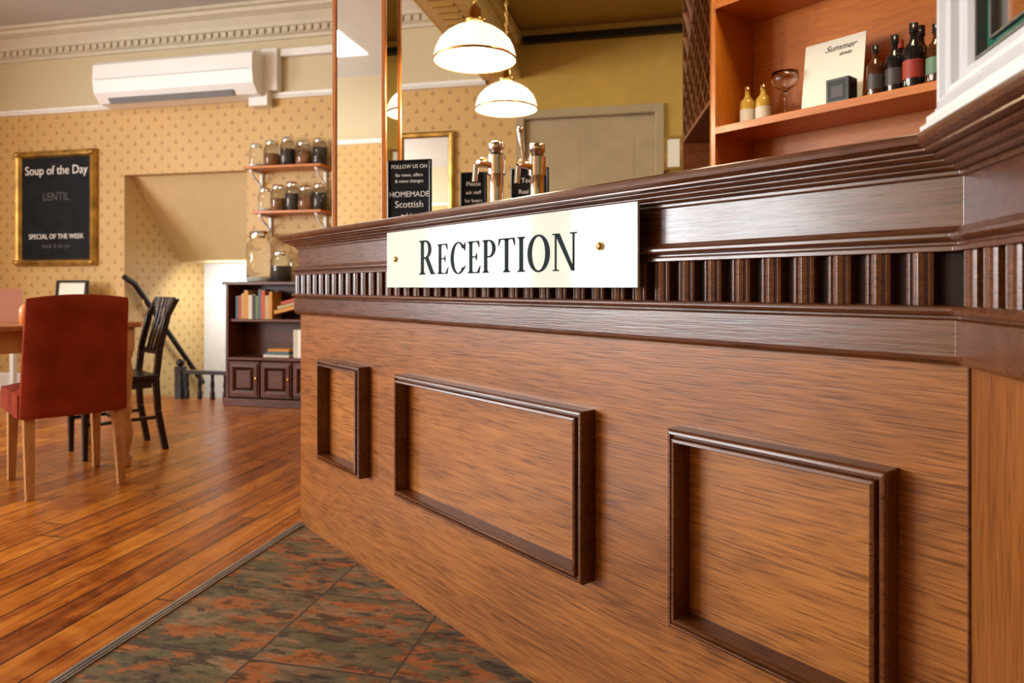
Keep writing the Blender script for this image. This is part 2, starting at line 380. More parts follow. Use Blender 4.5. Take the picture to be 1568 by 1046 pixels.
m=MB(); m.box(-4.16,-3.45,6.07,6.095,-.9,1.12,M_doorb); m.frame(-4.26,-3.40,-.9,1.16,[(0,0),(0,.04),(.10,.04),(.10,0)],6.09,M_white); m.out('door_2')
m=MB()
m.tube([(-4.50,4.98,1.02),(-4.50,5.10,.96),(-4.50,6.0,-.02)],.024,M_dark,12)
for y in(5.2,5.75): 
    z=.96-(y-5.1)*1.07; m.tube([(-4.50,y,z-.02),(-4.50,y,z-.07),(-4.561,y,z-.09)],.008,M_brass,8)
m.out('handrail')
m=MB()
for x in (-3.90,-3.78,-3.66,-3.54): 
    m.lathe([(.02,0),(.02,.06),(.013,.08),(.018,.12),(.012,.17),(.016,.21)],(x,5.0,0),M_dark,10)
m.box(-3.97,-3.42,4.97,5.03,.21,.24,M_dark); m.box(-3.99,-3.93,4.96,5.03,0,.27,M_dark); m.sphere((-3.96,4.995,.30),.033,M_dark,8)
m.out('stair_balustrade')
# bar door, set in its opening
m=MB(); m.box(-1.025,-.075,YB+.01,YB+.05,0,2.185,M_door)
for a,b in((-.93,-.57),(-.53,-.17)):
    for z0,z1 in((.15,.95),(1.1,2.08)): m.frame(a,b,z0,z1,[(0,0),(.01,-.008),(.03,-.008),(.05,.002),(.05,.002)],YB+.011,M_door)
m.sphere((-.14,YB-.03,1.0),.03,M_brass,8); m.cyl((-.14,YB-.03,1.0),(-.14,YB+.01,1.0),.01,.01,M_brass); m.out('door_1')
m=MB(); m.frame(-1.09,-.01,0,2.25,[(0,0),(0,.03),(.055,.03),(.064,.02),(.064,0)],YB,M_door); m.out('trim_door')

# ------------------------------------------------------------ counter
A=(-1.396,2.444);B=(.397,1.023)
PATH=[(A[0],3.9),A,B,(B[0],-1.6)]
CF=Matrix(((DX,-DY,0,A[0]),(DY,DX,0,A[1]),(0,0,1,0),(0,0,0,1)))
cnt=MB()
cnt.sweep([(0,0),(0,1.09),(-.5,1.09),(-.5,0)],[(A[0],3.9),A,B],M_face)
cnt.sweep([(0,0),(0,1.09),(-.5,1.09),(-.5,0)],[(B[0]+.0,B[1]),(B[0],-1.6)],M_faceR)
# worktop
cnt.sweep([(-.72,1.106),(.062,1.106),(.067,1.108),(.067,1.112),(.071,1.113),(.077,1.117),(.079,1.123),(.077,1.129),(.071,1.132),(-.72,1.132)],PATH,M_trim)
cnt.sweep([(0,1.086),(.022,1.086),(.026,1.089),(.026,1.092),(.036,1.093),(.040,1.096),(.040,1.099),(.050,1.100),(.054,1.103),(.054,1.106),(0,1.106)],PATH,M_trim)
# frieze
cnt.sweep([(0,1.010),(.010,1.010),(.010,1.086),(0,1.086)],PATH,M_trim)
cnt.sweep([(0,1.078),(.014,1.078),(.016,1.080),(.016,1.086),(0,1.086)],PATH,M_trim)
# ledge above dentils
cnt.sweep([(0,.978),(.026,.978),(.026,.985),(.018,.987),(.018,.991),(.028,.993),(.031,.997),(.031,1.002),(.020,1.004),(.016,1.012),(0,1.012)],PATH,M_trim)
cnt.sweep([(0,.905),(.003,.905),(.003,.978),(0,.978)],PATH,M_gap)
# ledge under dentils
cnt.sweep([(0,.892),(.026,.892),(.030,.895),(.032,.899),(.030,.904),(.024,.906),(0,.906)],PATH,M_trim)
cnt.sweep([(0,.826),(.014,.826),(.020,.832),(.022,.838),(.022,.886),(.016,.888),(.016,.893),(0,.893)],PATH,M_trim)
# dentils
dp=[(-.0175,0),(-.0175,.018),(-.012,.021),(-.010,.017),(-.007,.022),(0,.025),(.007,.022),(.010,.017),(.012,.021),(.0175,.018),(.0175,0)]
def dentil(ox,oy,dx,dy,nx,ny):
    vs=[(ox+dx*a+nx*p,oy+dy*a+ny*p,.905) for a,p in dp]+[(ox+dx*a+nx*p,oy+dy*a+ny*p,.978) for a,p in dp]
    n=len(dp); cnt.add(vs,[tuple(range(n)),tuple(range(n,2*n))]+[(i,(i+1)%n,n+(i+1)%n,n+i) for i in range(n)],M_trim)
t=.012
while t<2.27: dentil(A[0]+DX*t,A[1]+DY*t,DX,DY,DY,-DX); t+=.0555
y=B[1]-.045
while y>-.6: dentil(B[0],y,0,-1,-1,0); y-=.0555
y=A[1]+.03
while y<3.8: dentil(A[0],y,0,-1,-1,0); y+=.0555
# raised panel frames
cnt.M=CF
FP=[(0,0),(0,.036),(.003,.041),(.009,.042),(.011,.035),(.013,.035),(.015,.046),(.021,.048),(.023,.042),(.023,0)]
for a,b in((.250,.583),(.810,1.597),(1.816,2.198)):
    cnt.frame(a,b,.310,.672,FP,0,M_mold)
    cnt.box(a+.02,b-.02,-.002,.0,.332,.654,M_panel)
cnt.box(2.284,2.287,-.003,0,0,.83,M_mold)
cnt.M=Matrix.Identity(4)
cnt.out('reception_counter',.001,2)

# ------------------------------------------------------------ sign
sg=MB(CF)
X0,X1,Z0,Z1=.79,1.757,.930,1.092; ys_=-.052
sg.box(X0,X1,ys_,ys_+.006,Z0,Z1,M_sign)
sg.box(X0-.0004,X0,ys_,ys_+.006,Z0,Z1,M_signe); sg.box(X1,X1+.0004,ys_,ys_+.006,Z0,Z1,M_signe)
def rect(a,b,c,d): return [(a,b),(c,b),(c,d),(a,d)]
def ring(cx,cy,rx,ry,th,tn,a0,a1,n=28):
    out=[]
    for i in range(n):
        t0=math.radians(a0+(a1-a0)*i/n); t1=math.radians(a0+(a1-a0)*(i+1)/n)
        out.append([(cx+rx*math.cos(t0),cy+ry*math.sin(t0)),(cx+rx*math.cos(t1),cy+ry*math.sin(t1)),
                    (cx+(rx-th)*math.cos(t1),cy+(ry-tn)*math.sin(t1)),(cx+(rx-th)*math.cos(t0),cy+(ry-tn)*math.sin(t0))])
    return out
def stem(x,w=.15): return [rect(x,0,x+w,1),rect(x-.085,0,x+w+.085,.035),rect(x-.085,.965,x+w+.085,1),
    [(x-.05,.035),(x+w+.05,.035),(x+w,.08),(x,.08)],[(x,.92),(x+w,.92),(x+w+.05,.965),(x-.05,.965)]]
def bowl(x): return [rect(x,.95,x+.12,1),rect(x,.46,x+.12,.51)]+ring(x+.12,.73,.31,.27,.155,.05,-90,90)
G={}
G['P']=(stem(.09)+bowl(.2),.66)
G['R']=(stem(.09)+bowl(.2)+[[(.31,.47),(.48,.49),(.76,.06),(.57,.06)],[(.57,.06),(.76,.06),(.90,0),(.61,0)]],.84)
G['E']=(stem(.09)+[rect(.2,.955,.58,1),rect(.2,0,.60,.045),rect(.2,.485,.46,.53),[(.48,.955),(.58,.79),(.60,.79),(.59,.955)],[(.48,.045),(.60,.045),(.65,.23),(.625,.23)],[(.40,.485),(.455,.39),(.475,.39),(.475,.62),(.455,.62),(.40,.53)]],.64)
G['C']=(ring(.45,.5,.42,.52,.17,.05,38,322,40)+[[(.72,.80),(.80,.71),(.82,.71),(.82,1.0),(.80,1.0),(.74,.90)],[(.72,.2),(.77,.14),(.84,.25),(.82,.26)]],.84)
G['T']=(stem(.30)+[rect(.02,.955,.73,1),[(.02,.955),(.0,.77),(.022,.77),(.11,.955)],[(.64,.955),(.728,.77),(.75,.77),(.73,.955)]],.75)
G['I']=(stem(.09),.33)
G['O']=(ring(.45,.5,.44,.52,.17,.05,0,360,48),.90)
G['N']=([rect(.09,0,.145,1),rect(.01,0,.23,.035),rect(-.01,.965,.2,1),[(.09,1),(.26,1),(.81,0),(.74,0),(.70,.0)],rect(.74,0,.795,1),rect(.65,.965,.89,1)],.90)
x=.974
for i,ch in enumerate('RECEPTION'):
    h=.094 if i==0 else .080; hs=h*1.05
    polys,w=G[ch]
    for p in polys: sg.prism([(x+a*hs,.965+b*h) for a,b in p],ys_-.0012,ys_,M_ink)
    x+=w*hs+.0080
for sx in (.845,1.662):
    sg.cyl((sx,ys_-.004,1.012),(sx,-.010,1.012),.0035,.0035,M_brass,12)
    sg.M=CF@Matrix.Translation((sx,ys_,1.012))@Matrix.Rotation(math.pi/2,4,'X')
    sg.lathe([(.0085,0),(.0085,.003),(.007,.006),(.004,.008),(.0001,.0085)],(0,0,0),M_brass,20)
    sg.M=CF
sg.out('reception_sign')

# ------------------------------------------------------------ mirrored column
m=MB(); cx0,cx1,cy0,cy1=-1.192,-.983,2.308,2.466; z0,z1=1.132,2.5
m.box(cx0+.006,cx1-.006,cy0+.006,cy1-.006,z0,z1,M_mirror)
for x in(cx0,cx1-.016):
    for y in(cy0,cy1-.016): m.box(x,x+.016,y,y+.016,z0,z1,M_orangeV)
m.box(cx0+.016,cx1-.016,cy0,cy1,z0,z0+.02,M_orangeV); m.box(cx0+.016,cx1-.016,cy0,cy1,z1-.03,z1,M_orangeV)
m.out('mirrored_column',.002)

# ------------------------------------------------------------ pendants
def pendant(x,y,z,zc):
    m=MB(Matrix.Translation((x,y,z)))
    m.lathe([(.150,0),(.149,.014),(.143,.040),(.131,.066),(.110,.090),(.082,.110),(.055,.123),(.036,.132),(.030,.136)],(0,0,0),M_lampg,128,.014,32)
    m.lathe([(.1495,-.004),(.1535,-.002),(.1535,.004),(.1495,.006)],(0,0,0),M_brass,64)
    m.lathe([(.030,.134),(.040,.138),(.038,.150),(.026,.158),(.024,.185),(.015,.195),(.006,.205),(.0001,.206)],(0,0,0),M_brass,24)
    m.sphere((0,0,.045),.038,M_bulb,10)
    h=zc-z; zz=.205;k=0
    while zz<h-.06:
        L=Matrix.Translation((0,0,zz+.014))@Matrix.Rotation(math.pi/2*(k%2),4,'Z')
        pts=[L@Vector((.007*math.cos(a),0,.015*math.sin(a))) for a in [i*math.pi/5 for i in range(11)]]
        m.tube(pts,.0018,M_brass,5); zz+=.025;k+=1
    m.tube([(0,0,.2),(0.004,0,h)],.0022,M_brass,6)
    m.lathe([(.0001,h-.05),(.03,h-.045),(.05,h-.01),(.05,h)],(0,0,0),M_brass,24)
    m.out('pendant_lamp')
    l=bpy.data.lights.new('pendant_light','POINT'); l.energy=11; l.color=(1,.80,.50); l.shadow_soft_size=.04
    o=bpy.data.objects.new('pendant_light',l); o.location=(x,y,z-.03); COL.objects.link(o)
pendant(-.683,2.43,1.765,2.86); pendant(-.758,3.263,1.80,2.86)

# ------------------------------------------------------------ items on counter
def easel_board(x0,x1,y,z0,z1,lines,nm='chalkboard_sign'):
    m=MB(); m.box(x0,x1,y,y+.008,z0,z1,M_black); m.frame(x0,x1,z0,z1,[(0,-.008),(0,.004),(.004,.006),(.007,.004),(.007,0)],y,M_blackg)
    m.hexa([(x0+.03,y+.008,z0),(x1-.03,y+.008,z0),(x1-.03,y+.06,z0),(x0+.03,y+.06,z0)],[(x0+.05,y+.008,z0+.12),(x1-.05,y+.008,z0+.12),(x1-.05,y+.012,z0+.12),(x0+.05,y+.012,z0+.12)],M_black)
    w=x1-x0;c=(x0+x1)/2
    for s_,sz,zz in lines: m.text(s_,sz,RX90(c,y-.001,z0+zz),M_chalk)
    m.out(nm)
easel_board(-.955,-.793,2.262,1.132,1.376,[('FOLLOW US ON',.018,.215),('for news, offers',.016,.186),('& menu changes',.016,.165),('HOMEMADE',.027,.115),('Scottish',.033,.078),('tablet',.026,.040)])
easel_board(-.735,-.636,2.42,1.132,1.352,[('Please',.022,.17),('ask staff',.018,.14),('for beers',.018,.11)])
easel_board(-.552,-.412,2.452,1.132,1.366,[('Today',.025,.18),('Real Ales',.022,.14),('on tap',.022,.10)])
def tap(x,y,h,hand):
    m=MB(Matrix.Translation((x,y,1.132)))
    m.lathe([(.038,0),(.038,.008),(.028,.014),(.024,.02),(.024,h-.03),(.028,h-.028),(.028,h-.006),(.022,h),(.0001,h+.002)],(0,0,0),M_chrome,28)
    m.M=m.M@Matrix.Rotation(math.radians(-38),4,'Z')
    m.cyl((0,-.02,h*.72),(0,-.075,h*.72),.012,.011,M_chrome); m.tube([(0,-.07,h*.72),(0,-.085,h*.70),(0,-.09,h*.5)],.010,M_chrome)
    m.cyl((-.045,-.02,h*.76),(-.015,-.01,h*.76),.012,.012,M_brass); m.sphere((-.055,-.02,h*.78),.018,M_brass,8)
    if hand: m.cyl((0,-.06,h*.74),(0,-.075,h*1.1),.007,.011,M_chrome); m.sphere((0,-.076,h*1.12),.013,M_chrome,8)
    m.lathe([(.031,h*.62),(.031,h*.84)],(0,0,0),M_chrome,28)
    m.out('beer_tap')
tap(-.553,2.233,.285,False); tap(-.429,2.312,.29,True)

# ------------------------------------------------------------ back bar cabinet (parallel to counter)
m=MB(CF)
L0,L1,Q0,Q1=1.034,2.55,1.25,1.53
m.box(L0-.02,L0,Q0,Q1,0,2.6,M_orangeV); m.box(L1,L1+.02,Q0,Q1,0,2.6,M_orangeV)
m.box(L0,L1,Q1-.015,Q1,0,2.6,M_orange)
for z in(.45,.95,1.532,2.02,2.55):
    m.box(L0,L1,Q0+.006,Q1-.015,z,z+.022,M_orange)
    m.box(L0,L1,Q0-.004,Q0+.006,z-.006,z+.022,M_orange)
m.out('back_bar_shelving',.0015)
# wine rack section beside it
wr=facing(.19,3.045,-.095,.82) # local y runs back, local x to right (behind)
m=MB(wr)
D=.82
m.box(0,.22,0,.02,0,2.6,M_orangeV); m.box(0,.22,D,D+.02,0,2.6,M_rackw); m.box(.205,.22,.02,D,0,2.6,M_bookc)
for z in(.9,1.33,1.72,2.5): m.box(0,.205,.02,D,z,z+.02,M_rackw)
for k in range(-6,9):
    for s_ in(1,-1):
        ya=k*.13; 
        a=(ya,1.74); b=(ya+s_*.76,2.5)
        def clip(p,q):
            (y0,z0_),(y1,z1_)=p,q; t0,t1=0,1; dy=y1-y0
            lo,hi=(.02-y0)/dy,(D-y0)/dy
            if lo>hi: lo,hi=hi,lo
            t0=max(t0,lo);t1=min(t1,hi)
            if t1-t0<.05: return None
            return (y0+dy*t0,z0_+(z1_-z0_)*t0),(y0+dy*t1,z0_+(z1_-z0_)*t1)
        c=clip(a,b)
        if c:
            (y0,za),(y1,zb)=c; m.hexa([(0,y0,za-.012),(.18,y0,za-.012),(.18,y1,zb-.012),(0,y1,zb-.012)],[(0,y0,za),(.18,y0,za),(.18,y1,zb),(0,y1,zb)],M_rackw)
m.out('wine_rack')
def bottle(M,x,y,z,h,r,mat,lab=M_label,cap=M_blackg,nm='bottle',sh=.62):
    m=MB(M)
    m.lathe([(.0001,0),(r*.95,0),(r,.006),(r,h*(sh-.07)),(r*.92,h*sh),(r*.45,h*(sh+.10)),(r*.34,h*(sh+.16)),(r*.34,h*.88)],(x,y,z),mat,24)
    m.lathe([(r*.42,h*.86),(r*.42,h),(.0001,h)],(x,y,z),cap,16)
    m.lathe([(r+.0008,h*.14),(r+.0008,h*.42)],(x,y,z),lab,24)
    m.out(nm)
zs=1.5545
bottle(CF,1.105,1.36,zs,.165,.028,M_yglass,M_label,M_brass); bottle(CF,1.172,1.36,zs,.16,.028,M_yglass,M_label,M_brass)
bottle(CF,1.572,1.40,zs,.16,.028,M_bglass,M_labeld); bottle(CF,1.612,1.30,zs,.17,.026,M_bglass,M_labeld,M_blackg); bottle(CF,1.648,1.40,zs,.20,.029,M_dglass,M_labelr,M_labelr)
bottle(CF,1.668,1.31,zs,.19,.028,M_dglass,M_labeld); bottle(CF,1.715,1.39,zs,.225,.032,M_dglass,M_label); bottle(CF,1.732,1.29,zs,.205,.031,M_dglass,M_labelr); bottle(CF,1.790,1.37,zs,.21,.032,M_dglass,M_labeld,M_labelr); bottle(CF,1.80,1.28,zs,.18,.028,M_bglass,M_labelg); bottle(CF,1.86,1.33,zs,.2,.032,M_bglass)
bottle(wr,.06,.12,1.3505,.25,.033,M_dglass); bottle(wr,.06,.26,1.3505,.24,.033,M_bglass); bottle(wr,.08,.42,1.3505,.25,.033,M_dglass)
m=MB(CF); m.lathe([(.0001,0),(.032,0),(.032,.003),(.005,.008),(.004,.10),(.012,.108),(.040,.125),(.048,.145),(.047,.175),(.046,.175),(.046,.146),(.038,.128),(.0001,.112)],(1.268,1.35,zs),M_glass,32); m.out('coupe_glass')
# menu card
MC=CF@Matrix.Translation((1.437,1.35,zs+.001))@Matrix.Rotation(math.radians(-8),4,'X')
m=MB(MC); m.box(-.108,.108,0,.004,0,.262,M_paper); m.text('Summer',.032,RX90(.02,-.001,.218),M_ink,shear=.5,ext=.0003); m.text('drinks',.018,RX90(0.04,-.001,.196),M_ink,shear=.5,ext=.0003)
m.hexa([(-.02,.004,0.0),(.02,.004,0.0),(.02,.06,.008),(-.02,.06,.008)],[(-.02,.004,.15),(.02,.004,.15),(.02,.008,.15),(-.02,.008,.15)],M_paper); m.out('menu_card')
m=MB(CF); m.box(1.462,1.54,1.27,1.33,zs,zs+.085,M_blackg); m.frame(1.466,1.536,zs+.004,zs+.081,[(0,0),(0,.002),(.004,.002),(.004,0)],1.27,M_lead); m.box(1.48,1.522,1.2685,1.27,zs+.02,zs+.06,M_labeld); m.out('gift_box',.003)

# ------------------------------------------------------------ screen window on right wing
PW=Matrix.Translation((.345,0,0))@Matrix.Rotation(-math.pi/2,4,'Z')  # local x -> -Y ; local -y -> -X
m=MB(PW)
xa,xb=-.978,1.5
m.box(xa-.015,xb,-.020,.075,1.1325,1.140,M_whitew); m.box(xa-.010,xb,-.014,.07,1.140,1.152,M_whitew)
m.box(xa-.004,xb,-.006,.065,1.152,1.160,M_whitew)
WP=[(0,-.05),(0,.0),(.012,.0),(.014,.010),(.030,.014),(.036,.006),(.044,.006),(.048,-.004),(.060,-.006),(.066,-.016),(.066,-.05)]
m.frame(xa,-.0,1.1325,2.84,WP,0.0,M_whitew); m.frame(0.0,.98,1.1325,2.84,WP,0.0,M_whitew)
m.box(xa,xb,.01,.06,2.80,2.86,M_whitew); m.box(.98,xb,0,.06,1.16,2.84,M_whitew)
for a,b in((xa+.066,-.066),(.066,.914)):
    m.frame(a,b,1.198,2.775,[(0,-.03),(0,-.012),(.004,-.012),(.004,-.03)],0,M_lead)
    m.frame(a+.004,b-.004,1.202,2.771,[(0,-.028),(0,-.024),(.014,-.024),(.014,-.028)],0,M_green)
    m.frame(a+.018,b-.018,1.216,2.757,[(0,-.03),(0,-.020),(.004,-.020),(.004,-.03)],0,M_lead)
    m.box(a,b,.026,.030,1.195,2.775,M_glass)
m.out('window_4',.0015)

# ------------------------------------------------------------ back wall items
def wallboard(x0,x1,z0,z1,lines):
    m=MB(); m.box(x0+.02,x1-.02,YB-.02,YB-.002,z0+.02,z1-.02,M_black)
    m.frame(x0,x1,z0,z1,[(0,0),(0,.025),(.012,.045),(.022,.040),(.03,.05),(.045,.045),(.055,.028),(.06,.02),(.06,0)],YB-.002,M_gold)
    for cx_ in(x0+.03,x1-.03):
        for cz in(z0+.03,z1-.03): m.sphere((cx_,YB-.04,cz),.028,M_gold,8)
    for s_,sz,xx,zz,mt in lines: m.text(s_,sz,RX90(xx,YB-.0215,zz),mt,sx=.92,ext=.001)
    m.out('wall_chalkboard')
wallboard(-5.677,-4.828,1.12,2.14,[('Soup of the Day',.110,-5.25,1.93,M_chalk),('LENTIL',.10,-5.25,1.70,M_chalkd),('SPECIAL OF THE WEEK',.062,-5.25,1.36,M_chalk),('steak & ale pie',.055,-5.25,1.28,M_chalkd)])
m=MB(); m.box(-2.0,-1.61,YB-.02,YB-.002,1.32,2.10,M_mirror); m.frame(-2.03,-1.58,1.30,2.13,[(0,0),(0,.03),(.015,.04),(.035,.035),(.045,.02),(.045,0)],YB-.002,M_gold); m.out('wall_mirror')
# air conditioner
m=MB(); xa,xb=-4.66,-3.17
pr=[(-.001,2.81),(-.20,2.81),(-.235,2.78),(-.24,2.66),(-.225,2.55),(-.16,2.475),(-.02,2.465),(-.001,2.47)]
n=len(pr); vs=[(xa,YB+y,z) for y,z in pr]+[(xb,YB+y,z) for y,z in pr]
m.add(vs,[tuple(range(n)),tuple(range(n,2*n))]+[(i,(i+1)%n,n+(i+1)%n,n+i) for i in range(n)],M_plastic)
m.hexa([(xa+.12,YB-.198,2.512),(xb-.2,YB-.198,2.512),(xb-.2,YB-.165,2.473),(xa+.12,YB-.165,2.473)],[(xa+.12,YB-.206,2.507),(xb-.2,YB-.206,2.507),(xb-.2,YB-.172,2.465),(xa+.12,YB-.172,2.465)],M_grey)
m.box(xa+.02,xb-.02,YB-.2425,YB-.24,2.655,2.659,M_grey)
m.out('air_conditioner',.008,3)
m=MB(); m.box(-3.19,-3.05,YB-.08,YB,2.52,2.86,M_white); m.box(-3.30,-3.13,YB-.09,YB,2.40,2.53,M_white); m.box(-3.05,-2.3,YB-.05,YB,2.80,2.86,M_white); m.out('trim_conduit',.006)
# wall shelves and jars
def jar(x,y,z,h,r,fill,fm):
    m=MB(Matrix.Translation((x,y,z)))
    m.lathe([(.0001,.001),(r*.9,.001),(r,.01),(r,h*.72),(r*.7,h*.84),(r*.7,h*.9)],(0,0,0),M_glass,20)
    m.lathe([(.0001,.004),(r*.86,.006),(r*.92,.012),(r*.92,h*fill),(.0001,h*fill+.002)],(0,0,0),fm,20)
    m.lathe([(r*.78,h*.86),(r*.80,h*.9),(r*.78,h),(.0001,h)],(0,0,0),M_chrome,20)
    m.out('glass_jar')
for z,xa_,xb_ in((1.872,-3.28,-2.60),(1.515,-3.20,-2.60)):
    m=MB(); m.box(xa_,xb_,YB-.20,YB,z,z+.02,M_orange)
    for x in(xa_+.05,xb_-.06):
        m.box(x-.012,x+.012,YB-.02,YB,z-.17,z,M_white); m.box(x-.012,x+.012,YB-.17,YB-.02,z-.018,z,M_white)
        m.tube([(x,YB-.155,z-.02),(x,YB-.11,z-.06),(x,YB-.05,z-.09),(x,YB-.012,z-.15)],.010,M_white,8)
    m.out('wall_shelf',.003)
    xs=[xa_+.06+i*(xb_-xa_-.12)/4 for i in range(5)]
    for i,x in enumerate(xs): jar(x,YB-.10,z+.0205,.21+.02*((i*7)%3-1),.058+.006*(i%2),[.15,.5,.6,.6,.65][i],[M_chalk,M_food,M_food2,M_food,M_food2][i])
# bookcase
m=MB(); xa,xb,ya,yb=-3.382,-2.50,4.78,5.03
m.box(xa,xa+.025,ya,yb,0.04,.95,M_bookc); m.box(xb-.025,xb,ya,yb,.04,.95,M_bookc); m.box(xa-.02,xb+.02,ya-.02,yb,.95,.975,M_bookc)
m.box(xa,xb,yb-.01,yb,.04,.95,M_bookc); m.box(xa-.01,xb+.01,ya-.01,yb,.0,.06,M_bookc)
for z in(.36,.66): m.box(xa+.025,xb-.025,ya+.02 if z>.5 else ya-.005,yb,z,z+.022,M_bookc)
n=3; w=(xb-xa-.05)/n
for i in range(n):
    a=xa+.025+i*w+.006; b=a+w-.012
    m.box(a,b,ya-.002,ya+.02,.07,.35,M_bookc); m.frame(a+.012,b-.012,.085,.335,[(0,0),(0,.010),(.03,.012),(.036,.0),(.05,.0),(.06,.006)],ya-.002,M_bookc)
    m.box(a+.07,b-.07,ya-.010,ya,.145,.275,M_bookc); m.sphere((b-.02,ya-.018,.22),.012,M_brass,6)
m.out('bookcase',.004)
bkm=[plain('book_%d'%i,c,.6,noise=.05) for i,c in enumerate([(.45,.07,.03),(.60,.52,.40),(.06,.12,.15),(.55,.24,.03),(.14,.20,.07),(.48,.33,.15),(.05,.04,.04)])]
m=MB(); x=xa+.07
for i in range(13):
    w=random.uniform(.018,.038); h=random.uniform(.17,.235); m.box(x,x+w,ya+.03,ya+.17,.683,.683+h,bkm[(i*5+2)%7]); m.box(x+.002,x+w-.002,ya+.035,ya+.168,.685,.683+h+.0015,M_paper); x+=w+.0015
    if x>xa+.38: break
for k in range(3):
    L=Matrix.Translation((x+.02+.03*k,ya+.1,.70+.034*k+.02))@Matrix.Rotation(math.radians(-14),4,'Y')
    m.box(0,.24,-.07,.07,0,.03,bkm[(k*2+3)%7],L)
for k in range(3): m.box(xa+.3+.02*k,xa+.52,ya+.05,ya+.19,.383+.022*k,.403+.022*k,bkm[(k+1)%7])
m.box(xa+.56,xa+.60,ya+.05,ya+.19,.383,.60,bkm[1]); m.box(xa+.60,xa+.64,ya+.05,ya+.19,.383,.60,M_paper)
m.out('books')
jar(-3.16,4.90,.976,.40,.10,.1,M_chalk); jar(-2.98,4.92,.976,.24,.08,.5,M_food2)
# console and black frame at far wall
m=MB(); m.box(-5.5,-4.65,4.74,5.03,.74,.77,M_white)
for x in(-5.46,-4.73):
    for y in(4.77,4.98): m.box(x,x+.04,y,y+.04,0,.74,M_white)
m.box(-5.44,-4.70,4.78,5.0,.62,.74,M_white); m.out('console_table',.004)
m=MB(Matrix.Translation((0,4.86,.771))@Matrix.Rotation(math.radians(-6),4,'X')); m.box(-5.07,-4.78,0,.012,0,.21,M_paper); m.frame(-5.08,-4.77,0,.22,[(0,-.012),(0,.012),(.02,.012),(.02,0)],0,M_blackg)
m.box(-4.95,-4.90,.012,.016,0,.15,M_blackg); m.out('photo_frame')
m=MB(); m.box(.0,.11,YB-.02,YB-.001,1.78,2.0,M_paper); m.frame(-.01,.12,1.77,2.01,[(0,0),(0,.025),(.02,.025),(.02,0)],YB-.001,M_gold); m.out('framed_picture')

# ------------------------------------------------------------ dining set
C=Vector((-3.218,2.914)); n1=Vector((.839,-.545)); n2=Vector((.545,.839))
m=MB(facing(C.x,C.y,n2.x,n2.y)) # local x = n1 , y = n2
h=.42
m.box(-h,h,-h,h,.725,.752,M_redwood)
for a in(-1,1):
    m.box(a*.35-.01,a*.35+.01,-.35,.35,.62,.725,M_lightw); m.box(-.35,.35,a*.35-.01,a*.35+.01,.62,.725,M_lightw)
    for b in(-1,1):
        x,y=a*.36,b*.36
        m.box(x-.035,x+.035,y-.035,y+.035,.60,.725,M_lightw)
        m.lathe([(.02,0),(.028,.02),(.030,.05),(.018,.07),(.020,.09),(.034,.16),(.036,.20),(.022,.26),(.034,.30),(.022,.33),(.030,.42),(.034,.50),(.024,.56),(.034,.58),(.034,.60)],(x,y,0),M_lightw,20)
m.out('dining_table',.004)
m=MB(loc(-3.28,2.86,.753,.9)); 
m.hexa([(-.06,-.03,0),(.06,-.03,0),(.06,-.027,0),(-.06,-.027,0)],[(-.06,-.003,.17),(.06,-.003,.17),(.06,0,.17),(-.06,0,.17)],M_pink)
m.hexa([(-.06,.027,0),(.06,.027,0),(.06,.03,0),(-.06,.03,0)],[(-.06,0,.17),(.06,0,.17),(.06,.003,.17),(-.06,.003,.17)],M_pink); m.out('menu_tent_card')
m=MB(loc(-3.12,2.98,.753)); m.lathe([(.0001,0),(.03,0),(.034,.01),(.036,.09),(.034,.09),(.031,.012),(.0001,.01)],(0,0,0),M_glass,20); m.out('tumbler')
m=MB(loc(-3.10,2.80,.753)); m.lathe([(.0001,0),(.03,0),(.03,.07),(.02,.09),(.0001,.095)],(0,0,0),plain('amber_candle',(.75,.25,.05),.4),20); m.out('candle_jar')

